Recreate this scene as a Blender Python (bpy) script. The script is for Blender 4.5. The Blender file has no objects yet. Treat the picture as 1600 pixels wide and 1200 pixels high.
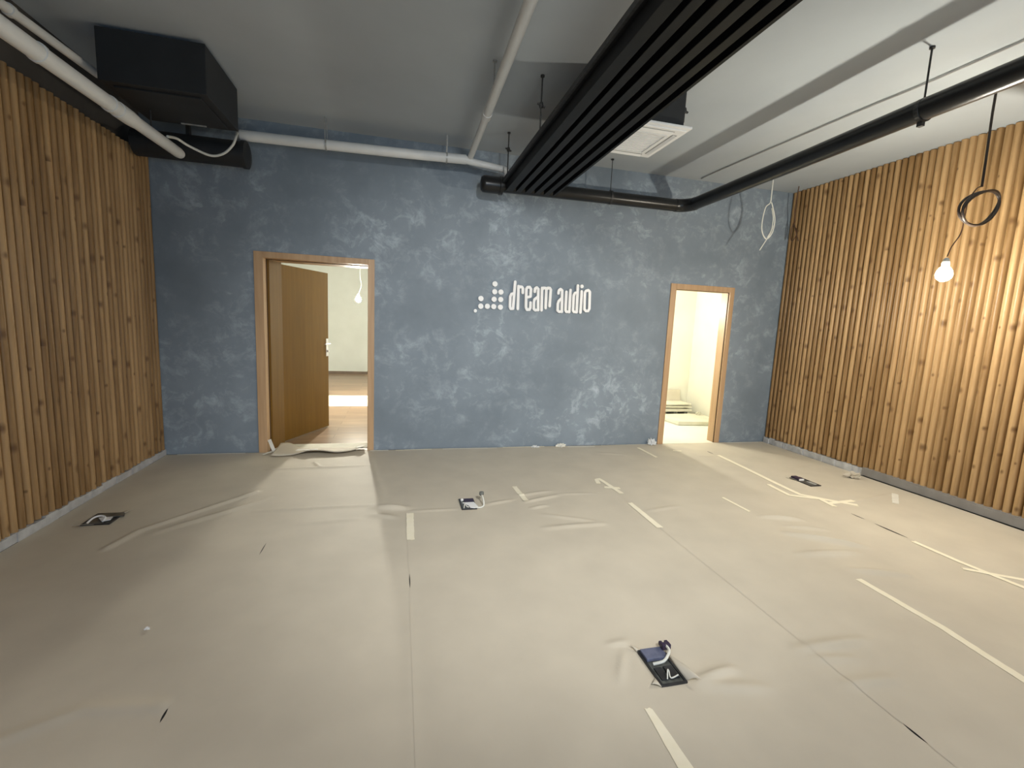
import bpy, bmesh, math, random
import numpy as np
from mathutils import Vector, Matrix

random.seed(7)
scene = bpy.context.scene
C = scene.collection

# ---------------------------------------------------------------- camera
cam_data = bpy.data.cameras.new('camera')
cam_data.sensor_width = 36.0
cam_data.lens = 713.126 * 36.0 / 1600.0
cam_data.clip_start = 0.05
cam = bpy.data.objects.new('camera', cam_data)
C.objects.link(cam)
R_ = Vector((0.97061098, -0.23644747, 0.04479876))
U_ = Vector((-0.01191356, 0.13871586, 0.99026056))
F_ = Vector((0.2403589, 0.96169148, -0.1318222))
cam.matrix_world = Matrix(((R_.x, U_.x, -F_.x, -0.42404), (R_.y, U_.y, -F_.y, -5.24024),
                           (R_.z, U_.z, -F_.z, 1.49344), (0, 0, 0, 1)))
scene.camera = cam

# ---------------------------------------------------------------- exposure, world, large lights
vs = scene.view_settings
scene.display_settings.display_device = 'sRGB'
vs.view_transform = 'Standard'
vs.look = 'None'
vs.gamma = 1.0
vs.use_curve_mapping = False
vs.exposure = 0.0

world = bpy.data.worlds.new('world')
scene.world = world
world.use_nodes = True
world.node_tree.nodes['Background'].inputs[0].default_value = (0.75, 0.85, 1.0, 1)
world.node_tree.nodes['Background'].inputs[1].default_value = 0.02


def area(name, loc, target, sx, sy, power, color):
    l = bpy.data.lights.new(name, 'AREA')
    l.shape = 'RECTANGLE'
    l.size = sx
    l.size_y = sy
    l.energy = power
    l.color = color
    o = bpy.data.objects.new(name, l)
    o.location = loc
    o.rotation_euler = (Vector(target) - Vector(loc)).to_track_quat('-Z', 'Y').to_euler()
    C.objects.link(o)
    return o


# unseen lamps added as fill above and behind the photographer
area('added_lamp_light', (-1.3, -4.95, 2.48), (-1.3, -4.94, 0.0), 0.3, 0.3, 17, (1.0, 0.94, 0.90))
area('added_lamp_light', (2.0, -5.4, 3.27), (2.0, -5.39, 0.0), 0.3, 0.3, 26, (1.0, 0.94, 0.90))
# added daylight fill coming through the unseen rear wall opening
area('added_daylight', (0.6, -8.6, 1.15), (0.6, 0.0, 0.75), 3.6, 1.7, 70, (0.48, 0.72, 1.0))
# unseen spotlight added behind the photographer to brighten the sign wall
spot = bpy.data.lights.new('added_spot_light', 'SPOT')
spot.energy = 690
spot.color = (0.97, 0.97, 0.93)
spot.spot_size = math.radians(72)
spot.spot_blend = 1.0
spot.shadow_soft_size = 0.12
spot_o = bpy.data.objects.new('added_spot_light', spot)
spot_o.location = (0.3, -5.9, 2.9)
spot_o.rotation_euler = (Vector((0.75, 0, 0.1)) - spot_o.location).to_track_quat('-Z', 'Y').to_euler()
C.objects.link(spot_o)

BULB_MAIN = 124.0      # emitted watts of the bulb hanging in this room
BULB_FAR = 320.0       # bulb in the room behind the left door
BULB_CLOSET = 88.0    # bulb in the small room behind the right door

# ---------------------------------------------------------------- key dimensions (metres)
XL, XR, H = -2.731, 4.565, 3.35
D1L, D1R, D1H = -1.781, -0.761, 2.04      # left door, clear opening
D2L, D2R, D2H = 2.972, 3.766, 2.015       # right door, clear opening
YB = -8.2                                  # rear wall


# ---------------------------------------------------------------- mesh helpers
class MB:
    def __init__(self):
        self.v = []
        self.f = []

    def add(self, verts, faces):
        n = len(self.v)
        self.v += [tuple(p) for p in verts]
        self.f += [tuple(i + n for i in f) for f in faces]
        return self

    def box(self, x0, x1, y0, y1, z0, z1):
        return self.add([(x0, y0, z0), (x1, y0, z0), (x1, y1, z0), (x0, y1, z0),
                         (x0, y0, z1), (x1, y0, z1), (x1, y1, z1), (x0, y1, z1)],
                        [(0, 3, 2, 1), (4, 5, 6, 7), (0, 1, 5, 4), (1, 2, 6, 5), (2, 3, 7, 6), (3, 0, 4, 7)])

    def prism(self, pts, z0, z1):
        n = len(pts)
        vs_ = [(p[0], p[1], z0) for p in pts] + [(p[0], p[1], z1) for p in pts]
        fs = [tuple(range(n - 1, -1, -1)), tuple(range(n, 2 * n))]
        for i in range(n):
            j = (i + 1) % n
            fs.append((i, j, n + j, n + i))
        return self.add(vs_, fs)

    def bar(self, a, b, w, h, up=(0, 0, 1)):
        a, b = Vector(a), Vector(b)
        d = (b - a).normalized()
        u = Vector(up)
        s = d.cross(u).normalized()
        u = s.cross(d).normalized()
        p = []
        for c in (a, b):
            for i, j in ((-1, -1), (1, -1), (1, 1), (-1, 1)):
                p.append(c + s * (w / 2 * i) + u * (h / 2 * j))
        return self.add(p, [(3, 2, 1, 0), (4, 5, 6, 7), (0, 1, 5, 4), (1, 2, 6, 5), (2, 3, 7, 6), (3, 0, 4, 7)])

    def tube(self, pts, r, n=16, cap=True):
        pts = [Vector(p) for p in pts]
        rs = r if isinstance(r, (list, tuple)) else [r] * len(pts)
        tang = []
        for i in range(len(pts)):
            a = pts[max(i - 1, 0)]
            b = pts[min(i + 1, len(pts) - 1)]
            tang.append((b - a).normalized())
        ref = Vector((0, 0, 1))
        if abs(tang[0].dot(ref)) > 0.9:
            ref = Vector((1, 0, 0))
        nrm = (ref - tang[0] * ref.dot(tang[0])).normalized()
        vs_, fs = [], []
        for i, p in enumerate(pts):
            t = tang[i]
            nrm = (nrm - t * nrm.dot(t)).normalized()
            bn = t.cross(nrm)
            for k in range(n):
                a = 2 * math.pi * k / n
                vs_.append(p + (nrm * math.cos(a) + bn * math.sin(a)) * rs[i])
        for i in range(len(pts) - 1):
            for k in range(n):
                k2 = (k + 1) % n
                fs.append((i * n + k, i * n + k2, (i + 1) * n + k2, (i + 1) * n + k))
        if cap:
            fs.append(tuple(range(n - 1, -1, -1)))
            fs.append(tuple((len(pts) - 1) * n + k for k in range(n)))
        return self.add(vs_, fs)

    def lathe(self, c, prof, n=24, axis='Z'):
        vs_, fs = [], []
        for (r, h) in prof:
            for k in range(n):
                a = 2 * math.pi * k / n
                if axis == 'Z':
                    vs_.append((c[0] + r * math.cos(a), c[1] + r * math.sin(a), c[2] + h))
                elif axis == 'Y':
                    vs_.append((c[0] + r * math.cos(a), c[1] + h, c[2] - r * math.sin(a)))
                else:
                    vs_.append((c[0] + h, c[1] + r * math.cos(a), c[2] + r * math.sin(a)))
        for i in range(len(prof) - 1):
            for k in range(n):
                k2 = (k + 1) % n
                fs.append((i * n + k, i * n + k2, (i + 1) * n + k2, (i + 1) * n + k))
        fs.append(tuple(range(n - 1, -1, -1)))
        fs.append(tuple((len(prof) - 1) * n + k for k in range(n)))
        return self.add(vs_, fs)

    def build(self, name, mat, parent=None, smooth=False, bevel=0.0, angle=40):
        me = bpy.data.meshes.new(name)
        me.from_pydata(self.v, [], self.f)
        me.update()
        bm = bmesh.new()
        bm.from_mesh(me)
        bmesh.ops.recalc_face_normals(bm, faces=bm.faces)
        bm.to_mesh(me)
        bm.free()
        if mat:
            me.materials.append(mat)
        if smooth:
            me.shade_smooth()
            me.set_sharp_from_angle(angle=math.radians(angle))
        o = bpy.data.objects.new(name, me)
        C.objects.link(o)
        if bevel > 0:
            b = o.modifiers.new('bevel', 'BEVEL')
            b.width = bevel
            b.segments = 2
            b.limit_method = 'ANGLE'
        if parent:
            o.parent = parent
            o.matrix_parent_inverse = Matrix.Translation(-Vector(parent.location))
        return o


def tag(o, label, cat, group=None, kind=None):
    o['label'] = label
    o['category'] = cat
    if group:
        o['group'] = group
    if kind:
        o['kind'] = kind
    return o


def thing(name, label, cat, loc=(0, 0, 0), group=None, kind=None):
    o = bpy.data.objects.new(name, None)
    o.empty_display_size = 0.05
    o.location = loc
    C.objects.link(o)
    return tag(o, label, cat, group, kind)


def struct(name, mb, mat, label=None, cat=None, **k):
    o = mb.build(name, mat, **k)
    o['kind'] = 'structure'
    if label:
        o['label'] = label
        o['category'] = cat
    return o


def arc(a, b, c, r, n=8):
    """points of a rounded corner at b between a and c"""
    a, b, c = Vector(a), Vector(b), Vector(c)
    d1 = (a - b).normalized()
    d2 = (c - b).normalized()
    ang = d1.angle(d2)
    t = r / math.tan(ang / 2)
    p1, p2 = b + d1 * t, b + d2 * t
    ctr = b + (d1 + d2).normalized() * (r / math.sin(ang / 2))
    out = []
    v1, v2 = p1 - ctr, p2 - ctr
    th = v1.angle(v2)
    for i in range(n + 1):
        s = i / n
        out.append(ctr + (v1 * math.sin((1 - s) * th) + v2 * math.sin(s * th)) / math.sin(th))
    return out


def spline(pts, n=8):
    pts = [Vector(p) for p in pts]
    out = []
    for i in range(len(pts) - 1):
        p0 = pts[max(i - 1, 0)]
        p1, p2 = pts[i], pts[i + 1]
        p3 = pts[min(i + 2, len(pts) - 1)]
        for k in range(n):
            t = k / n
            out.append(0.5 * ((2 * p1) + (p2 - p0) * t + (2 * p0 - 5 * p1 + 4 * p2 - p3) * t * t
                              + (3 * p1 - p0 - 3 * p2 + p3) * t ** 3))
    out.append(pts[-1])
    return out


# ---------------------------------------------------------------- materials
def base_mat(name, col, rough=0.6, metal=0.0, spec=0.5):
    m = bpy.data.materials.new(name)
    m.use_nodes = True
    b = m.node_tree.nodes['Principled BSDF']
    b.inputs['Base Color'].default_value = (*col, 1)
    b.inputs['Roughness'].default_value = rough
    b.inputs['Metallic'].default_value = metal
    b.inputs['Specular IOR Level'].default_value = spec
    return m, m.node_tree.nodes, m.node_tree.links, b


def ramp(nodes, stops):
    r = nodes.new('ShaderNodeValToRGB')
    e = r.color_ramp.elements
    while len(e) < len(stops):
        e.new(0.5)
    for i, (p, c) in enumerate(stops):
        e[i].position = p
        e[i].color = (*c, 1) if len(c) == 3 else c
    return r


def noise_mat(name, c1, c2, scale=4.0, rough=0.6, bump=0.0, bscale=None, detail=6, metal=0.0, spec=0.5, stretch=(1, 1, 1)):
    m, n, l, b = base_mat(name, c1, rough, metal, spec)
    tc = n.new('ShaderNodeTexCoord')
    mp = n.new('ShaderNodeMapping')
    mp.inputs['Scale'].default_value = stretch
    l.new(tc.outputs['Object'], mp.inputs['Vector'])
    t = n.new('ShaderNodeTexNoise')
    t.inputs['Scale'].default_value = scale
    t.inputs['Detail'].default_value = detail
    l.new(mp.outputs[0], t.inputs['Vector'])
    r = ramp(n, [(0.3, c1), (0.7, c2)])
    l.new(t.outputs['Fac'], r.inputs['Fac'])
    l.new(r.outputs['Color'], b.inputs['Base Color'])
    if bump:
        t2 = n.new('ShaderNodeTexNoise')
        t2.inputs['Scale'].default_value = bscale or scale * 4
        t2.inputs['Detail'].default_value = 5
        l.new(mp.outputs[0], t2.inputs['Vector'])
        bp = n.new('ShaderNodeBump')
        bp.inputs['Strength'].default_value = bump
        bp.inputs['Distance'].default_value = 0.01
        l.new(t2.outputs['Fac'], bp.inputs['Height'])
        l.new(bp.outputs['Normal'], b.inputs['Normal'])
    return m


def emit_mat(name, col, strength):
    m = bpy.data.materials.new(name)
    m.use_nodes = True
    n = m.node_tree.nodes
    b = n['Principled BSDF']
    b.inputs['Base Color'].default_value = (0.9, 0.9, 0.9, 1)
    b.inputs['Emission Color'].default_value = (*col, 1)
    b.inputs['Emission Strength'].default_value = strength
    return m


def plaster_mat():
    """dark blue-grey decorative plaster with cloudy lighter trowel marks"""
    m, n, l, b = base_mat('grey_blue_plaster', (0.15, 0.17, 0.2), 0.55, spec=0.35)
    tc = n.new('ShaderNodeTexCoord')
    warp = n.new('ShaderNodeTexNoise')
    warp.inputs['Scale'].default_value = 2.6
    warp.inputs['Detail'].default_value = 4
    l.new(tc.outputs['Object'], warp.inputs['Vector'])
    mx = n.new('ShaderNodeVectorMath')
    mx.operation = 'MULTIPLY_ADD'
    mx.inputs[1].default_value = (0.5, 0.5, 0.5)
    l.new(warp.outputs['Color'], mx.inputs[0])
    l.new(tc.outputs['Object'], mx.inputs[2])
    big = n.new('ShaderNodeTexNoise')
    big.inputs['Scale'].default_value = 0.9
    big.inputs['Detail'].default_value = 7
    big.inputs['Roughness'].default_value = 0.62
    l.new(tc.outputs['Object'], big.inputs['Vector'])
    fine = n.new('ShaderNodeTexNoise')
    fine.inputs['Scale'].default_value = 6.5
    fine.inputs['Detail'].default_value = 7
    fine.inputs['Roughness'].default_value = 0.70
    l.new(mx.outputs[0], fine.inputs['Vector'])
    r0 = ramp(n, [(0.3, (0.172, 0.210, 0.250)), (0.7, (0.268, 0.320, 0.375))])
    l.new(big.outputs['Fac'], r0.inputs['Fac'])
    mask = n.new('ShaderNodeMapRange')
    mask.inputs['From Min'].default_value = 0.42
    mask.inputs['From Max'].default_value = 0.62
    l.new(big.outputs['Fac'], mask.inputs['Value'])
    r1 = ramp(n, [(0.49, (0, 0, 0)), (0.68, (1, 1, 1))])
    l.new(fine.outputs['Fac'], r1.inputs['Fac'])
    mul = n.new('ShaderNodeMath')
    mul.operation = 'MULTIPLY'
    l.new(mask.outputs[0], mul.inputs[0])
    l.new(r1.outputs['Color'], mul.inputs[1])
    mul2 = n.new('ShaderNodeMath')
    mul2.operation = 'MULTIPLY'
    mul2.inputs[1].default_value = 1.0
    l.new(mul.outputs[0], mul2.inputs[0])
    mix = n.new('ShaderNodeMix')
    mix.data_type = 'RGBA'
    l.new(mul2.outputs[0], mix.inputs['Factor'])
    l.new(r0.outputs['Color'], mix.inputs['A'])
    mix.inputs['B'].default_value = (0.44, 0.505, 0.57, 1)
    l.new(mix.outputs['Result'], b.inputs['Base Color'])
    bp = n.new('ShaderNodeBump')
    bp.inputs['Strength'].default_value = 0.12
    bp.inputs['Distance'].default_value = 0.01
    l.new(fine.outputs['Fac'], bp.inputs['Height'])
    l.new(bp.outputs['Normal'], b.inputs['Normal'])
    return m


PITCH = 0.064


def slat_mat(name, c_lo, c_hi, knot):
    """round pine battens: every batten its own tone, vertical grain, dark knots"""
    m, n, l, b = base_mat(name, c_lo, 0.42, spec=0.4)
    tc = n.new('ShaderNodeTexCoord')
    sp = n.new('ShaderNodeSeparateXYZ')
    l.new(tc.outputs['Object'], sp.inputs[0])
    dv = n.new('ShaderNodeMath')
    dv.operation = 'DIVIDE'
    dv.inputs[1].default_value = PITCH
    l.new(sp.outputs['Y'], dv.inputs[0])
    fl = n.new('ShaderNodeMath')
    fl.operation = 'FLOOR'
    l.new(dv.outputs[0], fl.inputs[0])
    wn = n.new('ShaderNodeTexWhiteNoise')
    wn.noise_dimensions = '1D'
    l.new(fl.outputs[0], wn.inputs['W'])
    # knots along each batten
    cb = n.new('ShaderNodeCombineXYZ')
    m1 = n.new('ShaderNodeMath')
    m1.operation = 'MULTIPLY'
    m1.inputs[1].default_value = 17.37
    l.new(fl.outputs[0], m1.inputs[0])
    m2 = n.new('ShaderNodeMath')
    m2.operation = 'MULTIPLY_ADD'
    m2.inputs[1].default_value = 1.55
    l.new(sp.outputs['Z'], m2.inputs[0])
    l.new(m1.outputs[0], m2.inputs[2])
    vo = n.new('ShaderNodeTexVoronoi')
    vo.voronoi_dimensions = '1D'
    vo.inputs['Scale'].default_value = 1.0
    l.new(m2.outputs[0], vo.inputs['W'])
    def mth(op, a, b=None):
        q = n.new('ShaderNodeMath')
        q.operation = op
        for k_, v_ in ((0, a), (1, b)):
            if v_ is None:
                continue
            if isinstance(v_, (int, float)):
                q.inputs[k_].default_value = v_
            else:
                l.new(v_, q.inputs[k_])
        return q.outputs[0]
    frac = mth('SUBTRACT', dv.outputs[0], mth('ADD', fl.outputs[0], 0.5))
    sc_ = n.new('ShaderNodeSeparateColor')
    l.new(vo.outputs['Color'], sc_.inputs[0])
    off = mth('MULTIPLY', mth('SUBTRACT', sc_.outputs[0], 0.5), 0.7)
    size = mth('ADD', mth('MULTIPLY', sc_.outputs[1], 1.1), 0.45)
    dz_ = mth('DIVIDE', vo.outputs['Distance'], 0.048)
    dy_ = mth('DIVIDE', mth('SUBTRACT', frac, off), 0.30)
    dist = mth('DIVIDE', mth('SQRT', mth('ADD', mth('MULTIPLY', dz_, dz_), mth('MULTIPLY', dy_, dy_))), size)
    kr = ramp(n, [(0.25, (1, 1, 1)), (1.0, (0, 0, 0))])
    l.new(dist, kr.inputs['Fac'])
    # grain
    mp = n.new('ShaderNodeMapping')
    mp.inputs['Scale'].default_value = (25, 45, 2.6)
    l.new(tc.outputs['Object'], mp.inputs['Vector'])
    gr = n.new('ShaderNodeTexNoise')
    gr.inputs['Scale'].default_value = 1.0
    gr.inputs['Detail'].default_value = 5
    l.new(mp.outputs[0], gr.inputs['Vector'])
    ad = n.new('ShaderNodeMath')
    ad.operation = 'MULTIPLY_ADD'
    ad.inputs[1].default_value = 0.45
    l.new(wn.outputs['Value'], ad.inputs[0])
    g2 = n.new('ShaderNodeMath')
    g2.operation = 'MULTIPLY'
    g2.inputs[1].default_value = 0.75
    l.new(gr.outputs['Fac'], g2.inputs[0])
    l.new(g2.outputs[0], ad.inputs[2])
    cr = ramp(n, [(0.30, c_lo), (0.82, c_hi)])
    l.new(ad.outputs[0], cr.inputs['Fac'])
    mix = n.new('ShaderNodeMix')
    mix.data_type = 'RGBA'
    k2 = n.new('ShaderNodeMath')
    k2.operation = 'MULTIPLY'
    k2.inputs[1].default_value = 0.75
    l.new(kr.outputs['Color'], k2.inputs[0])
    l.new(k2.outputs[0], mix.inputs['Factor'])
    l.new(cr.outputs['Color'], mix.inputs['A'])
    mix.inputs['B'].default_value = (*knot, 1)
    l.new(mix.outputs['Result'], b.inputs['Base Color'])
    return m


def grain_mat(name, c1, c2, rough=0.4, stretch=(14, 14, 0.8), spec=0.5):
    return noise_mat(name, c1, c2, scale=2.0, rough=rough, detail=6, stretch=stretch, spec=spec)


def plank_mat():
    m, n, l, b = base_mat('laminate_planks', (0.3, 0.16, 0.08), 0.28)
    tc = n.new('ShaderNodeTexCoord')
    br = n.new('ShaderNodeTexBrick')
    br.inputs['Scale'].default_value = 1.0
    br.inputs['Brick Width'].default_value = 1.2
    br.inputs['Row Height'].default_value = 0.19
    br.inputs['Mortar Size'].default_value = 0.002
    br.inputs['Color1'].default_value = (0.31, 0.205, 0.125, 1)
    br.inputs['Color2'].default_value = (0.22, 0.14, 0.085, 1)
    br.inputs['Mortar'].default_value = (0.06, 0.035, 0.02, 1)
    l.new(tc.outputs['Object'], br.inputs['Vector'])
    mp = n.new('ShaderNodeMapping')
    mp.inputs['Scale'].default_value = (2.5, 40, 1)
    l.new(tc.outputs['Object'], mp.inputs['Vector'])
    t = n.new('ShaderNodeTexNoise')
    t.inputs['Detail'].default_value = 6
    t.inputs['Scale'].default_value = 1.0
    l.new(mp.outputs[0], t.inputs['Vector'])
    mix = n.new('ShaderNodeMix')
    mix.data_type = 'RGBA'
    mix.blend_type = 'OVERLAY'
    mix.inputs['Factor'].default_value = 0.7
    l.new(br.outputs['Color'], mix.inputs['A'])
    l.new(t.outputs['Fac'], mix.inputs['B'])
    l.new(mix.outputs['Result'], b.inputs['Base Color'])
    return m


M_plaster = plaster_mat()
M_ceiling = noise_mat('grey_painted_concrete', (0.425, 0.465, 0.50), (0.475, 0.52, 0.555), 1.3, 0.75, 0.06, 14, spec=0.2)
M_wallpaint = noise_mat('side_wall_paint', (0.06, 0.055, 0.05), (0.08, 0.075, 0.07), 3, 0.8)
M_white_wall = noise_mat('white_wall_paint', (0.54, 0.56, 0.52), (0.60, 0.62, 0.58), 2, 0.7, 0.03)
M_cream_wall = noise_mat('cream_wall_paint', (0.72, 0.71, 0.62), (0.78, 0.77, 0.68), 2, 0.7, 0.03)
M_screed = noise_mat('dark_floor_screed', (0.035, 0.034, 0.032), (0.06, 0.058, 0.055), 8, 0.8)
M_paper = noise_mat('kraft_paper', (0.56, 0.51, 0.42), (0.62, 0.565, 0.465), 3.2, 0.62, 0.05, 9, spec=0.3)
M_slat = slat_mat('pine_battens', (0.245, 0.138, 0.052), (0.50, 0.318, 0.150), (0.12, 0.055, 0.018))
M_slat_back = noise_mat('dark_backing_board', (0.035, 0.017, 0.006), (0.05, 0.025, 0.01), 4, 0.7)  # very dark brown behind the battens, darkens the gaps between them
M_door = grain_mat('oak_veneer', (0.155, 0.076, 0.010), (0.19, 0.096, 0.014), 0.5, spec=0.25)
M_casing = grain_mat('oak_casing', (0.46, 0.29, 0.155), (0.56, 0.37, 0.215), 0.42)
M_seal = base_mat('brown_rubber_seal', (0.07, 0.035, 0.012), 0.7)[0]
M_metal = noise_mat('brushed_nickel', (0.62, 0.6, 0.6), (0.72, 0.7, 0.7), 30, 0.3, metal=0.7)
M_black = noise_mat('black_painted_metal', (0.005, 0.0052, 0.0055), (0.008, 0.0083, 0.0087), 9, 0.5, 0.02, 40, spec=0.22)
M_black_sheet = noise_mat('matt_black_sheet_metal', (0.014, 0.016, 0.018), (0.02, 0.022, 0.025), 5, 0.6, 0.02, 30)
M_pipe_black = noise_mat('satin_black_pipe', (0.010, 0.0105, 0.011), (0.017, 0.0175, 0.018), 6, 0.3, 0.02, 30, spec=0.38)
M_white_pipe = noise_mat('white_pvc_pipe', (0.72, 0.73, 0.72), (0.80, 0.81, 0.80), 5, 0.45, 0.02, 30)
M_grey_pipe = noise_mat('grey_pvc_collar', (0.33, 0.33, 0.32), (0.4, 0.4, 0.39), 5, 0.5)
M_rod = noise_mat('dark_threaded_rod', (0.03, 0.03, 0.03), (0.06, 0.06, 0.06), 50, 0.5, metal=0.4)
M_rod_light = noise_mat('galvanised_rod', (0.35, 0.35, 0.34), (0.5, 0.5, 0.48), 50, 0.45, metal=0.5)
M_ac_white = noise_mat('white_plastic', (0.82, 0.83, 0.83), (0.87, 0.88, 0.88), 6, 0.4)
M_ac_slot = base_mat('grey_slot', (0.36, 0.36, 0.34), 0.6)[0]
M_sign = noise_mat('white_acrylic', (0.86, 0.86, 0.86), (0.92, 0.92, 0.92), 6, 0.35)
M_tape = noise_mat('cream_masking_tape', (0.88, 0.82, 0.64), (0.92, 0.86, 0.70), 18, 0.6)
M_tape_white = noise_mat('white_tape', (0.72, 0.70, 0.63), (0.8, 0.78, 0.71), 18, 0.6)
M_film = noise_mat('clear_plastic_film', (0.6, 0.62, 0.64), (0.75, 0.77, 0.78), 12, 0.25)
M_base_l = noise_mat('raw_white_plaster_strip', (0.46, 0.46, 0.47), (0.66, 0.66, 0.67), 11, 0.8, 0.3, 40)
M_base_r = noise_mat('grey_skirting', (0.22, 0.205, 0.195), (0.28, 0.265, 0.25), 7, 0.6)
M_cable_white = base_mat('white_cable_sheath', (0.72, 0.72, 0.66), 0.45)[0]
M_cable_black = base_mat('black_cable_sheath', (0.03, 0.02, 0.015), 0.5)[0]
M_cable_brown = base_mat('brown_cable_sheath', (0.10, 0.05, 0.025), 0.5)[0]
M_cable_grey = base_mat('grey_cable_sheath', (0.16, 0.165, 0.15), 0.6)[0]
M_box_plastic = noise_mat('black_socket_plastic', (0.012, 0.012, 0.014), (0.03, 0.03, 0.034), 20, 0.35)
M_box_blue = noise_mat('blue_grey_lid', (0.10, 0.115, 0.19), (0.15, 0.165, 0.25), 30, 0.4)
M_box_plate = noise_mat('grey_socket_plate', (0.06, 0.065, 0.062), (0.17, 0.18, 0.17), 40, 0.3, metal=0.3)
M_connector = base_mat('dark_violet_connector', (0.03, 0.018, 0.05), 0.4)[0]
M_plank = plank_mat()
M_board = noise_mat('white_plasterboard', (0.62, 0.60, 0.50), (0.70, 0.68, 0.57), 5, 0.7)
M_card = noise_mat('grey_beige_cardboard', (0.55, 0.50, 0.40), (0.62, 0.57, 0.47), 5, 0.8)
M_dark_base = noise_mat('dark_skirting', (0.12, 0.085, 0.06), (0.16, 0.115, 0.08), 5, 0.5)


def bulb_strength(w, r):
    return w / (math.pi * 4 * math.pi * r * r)


M_bulb = emit_mat('lit_bulb_glass', (1.0, 0.93, 0.78), bulb_strength(BULB_MAIN, 0.05))
M_bulb_far = emit_mat('lit_bulb_glass_far', (1.0, 0.95, 0.82), bulb_strength(BULB_FAR, 0.045))
M_bulb_closet = emit_mat('lit_bulb_glass_closet', (1.0, 0.95, 0.82), bulb_strength(BULB_CLOSET, 0.06))

# ================================================================ THE SETTING
struct('floor', MB().box(XL - 0.2, XR + 0.2, YB - 0.2, 0.0, -0.12, -0.003), M_screed)
struct('ceiling', MB().box(XL - 0.2, XR + 0.2, YB - 0.2, 0.0, H, H + 0.15), M_ceiling)
wl = MB().box(XL - 0.26, XL - 0.07, YB, 0.0, 0, H)
struct('wall_left', wl, M_wallpaint)
struct('wall_right', MB().box(XR + 0.07, XR + 0.26, YB, 0.0, 0, H), M_wallpaint)
# back wall with its two door openings (thicker round the left door)
wb = MB()
xm = 1.0
T1, T2 = 0.38, 0.15
wb.box(XL - 0.26, D1L - 0.02, 0, T1, 0, H + 0.1)
wb.box(D1L - 0.02, D1R + 0.02, 0, T1, D1H + 0.02, H + 0.1)
wb.box(D1R + 0.02, xm, 0, T1, 0, H + 0.1)
wb.box(xm, D2L - 0.02, 0, T2, 0, H + 0.1)
wb.box(D2L - 0.02, D2R + 0.02, 0, T2, D2H + 0.02, H + 0.1)
wb.box(D2R + 0.02, XR + 0.26, 0, T2, 0, H + 0.1)
struct('wall_back', wb, M_plaster)
# rear wall behind the photographer with an opening added for the daylight fill
wr = MB()
wr.box(XL - 0.24, -1.3, YB - 0.2, YB, 0, H)
wr.box(2.5, XR + 0.24, YB - 0.2, YB, 0, H)
wr.box(-1.3, 2.5, YB - 0.2, YB, 0, 0.25)
wr.box(-1.3, 2.5, YB - 0.2, YB, 2.1, H)
struct('wall_rear', wr, M_white_wall)

# ---- room behind the left door
FX0, FX1, FY1, FH = -3.4, 0.3, 7.2, 2.71
struct('floor_2', MB().box(FX0, FX1, 0.0, FY1, -0.12, 0.0), M_plank)
struct('ceiling_2', MB().box(FX0, FX1, T1, FY1, FH, FH + 0.1), M_white_wall)
struct('wall_far', MB().box(FX0 - 0.1, FX1 + 0.1, FY1, FY1 + 0.1, 0, FH), M_white_wall)
struct('wall_far_left', MB().box(FX0 - 0.1, FX0, T1, FY1, 0, FH), M_white_wall)
struct('wall_far_right', MB().box(FX1, FX1 + 0.1, T1, FY1, 0, FH), M_white_wall)
struct('wall_far_front', MB().box(FX0, D1L - 0.02, T1, T1 + 0.01, 0, FH)
       .box(D1R + 0.02, FX1, T1, T1 + 0.01, 0, FH).box(D1L - 0.02, D1R + 0.02, T1, T1 + 0.01, D1H + 0.02, FH), M_white_wall)
struct('baseboard_far', MB().box(FX0, FX1, FY1 - 0.015, FY1, 0, 0.07), M_dark_base)
# ---- small room behind the right door
CX0, CX1, CY1, CH = 2.3, 4.78, 2.12, 2.7
struct('floor_3', MB().box(CX0, CX1, 0.0, CY1, -0.12, 0.0), M_cream_wall)
struct('ceiling_3', MB().box(CX0, CX1, T2, CY1, CH, CH + 0.1), M_cream_wall)
struct('wall_closet_back', MB().box(CX0 - 0.1, CX1 + 0.1, CY1, CY1 + 0.1, 0, CH), M_cream_wall)
struct('wall_closet_right', MB().box(CX1, CX1 + 0.1, T2, CY1, 0, CH), M_cream_wall)
struct('wall_closet_left', MB().box(CX0 - 0.1, CX0, T2, CY1, 0, CH), M_cream_wall)
struct('wall_closet_front', MB().box(CX0, D2L - 0.02, T2, T2 + 0.01, 0, CH)
       .box(D2R + 0.02, CX1, T2, T2 + 0.01, 0, CH).box(D2L - 0.02, D2R + 0.02, T2, T2 + 0.01, D2H + 0.02, CH), M_cream_wall)

# ---- skirting
bl = MB()
yy = -7.9
while yy < -0.02:
    y2 = min(yy + random.uniform(0.05, 0.14), -0.01)
    bl.box(XL - 0.05, XL + 0.006 + random.uniform(-0.004, 0.004), yy, y2, 0, 0.062 + random.uniform(-0.008, 0.006))
    yy = y2
struct('baseboard_left', bl, M_base_l, 'rough whitish plaster skirting strip under the left wooden battens', 'baseboard')
br_ = MB()
yy = -1.44
while yy < -0.02:
    y2 = min(yy + random.uniform(0.025, 0.07), -0.01)
    br_.box(XR - 0.012 + random.uniform(-0.012, 0.010), XR + 0.05, yy, y2, 0, 0.078 + random.uniform(-0.008, 0.006))
    yy = y2
struct('baseboard_right', br_, M_base_l, 'ragged whitish plaster skirting in the far right corner', 'baseboard')
struct('trim_1', MB().box(XR - 0.022, XR + 0.05, -8.0, -1.44, 0.008, 0.088).box(XR - 0.014, XR + 0.05, -8.0, -1.44, 0.088, 0.095), M_base_r,
       'grey skirting board along the near part of the right wall', 'baseboard', bevel=0.003)


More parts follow.
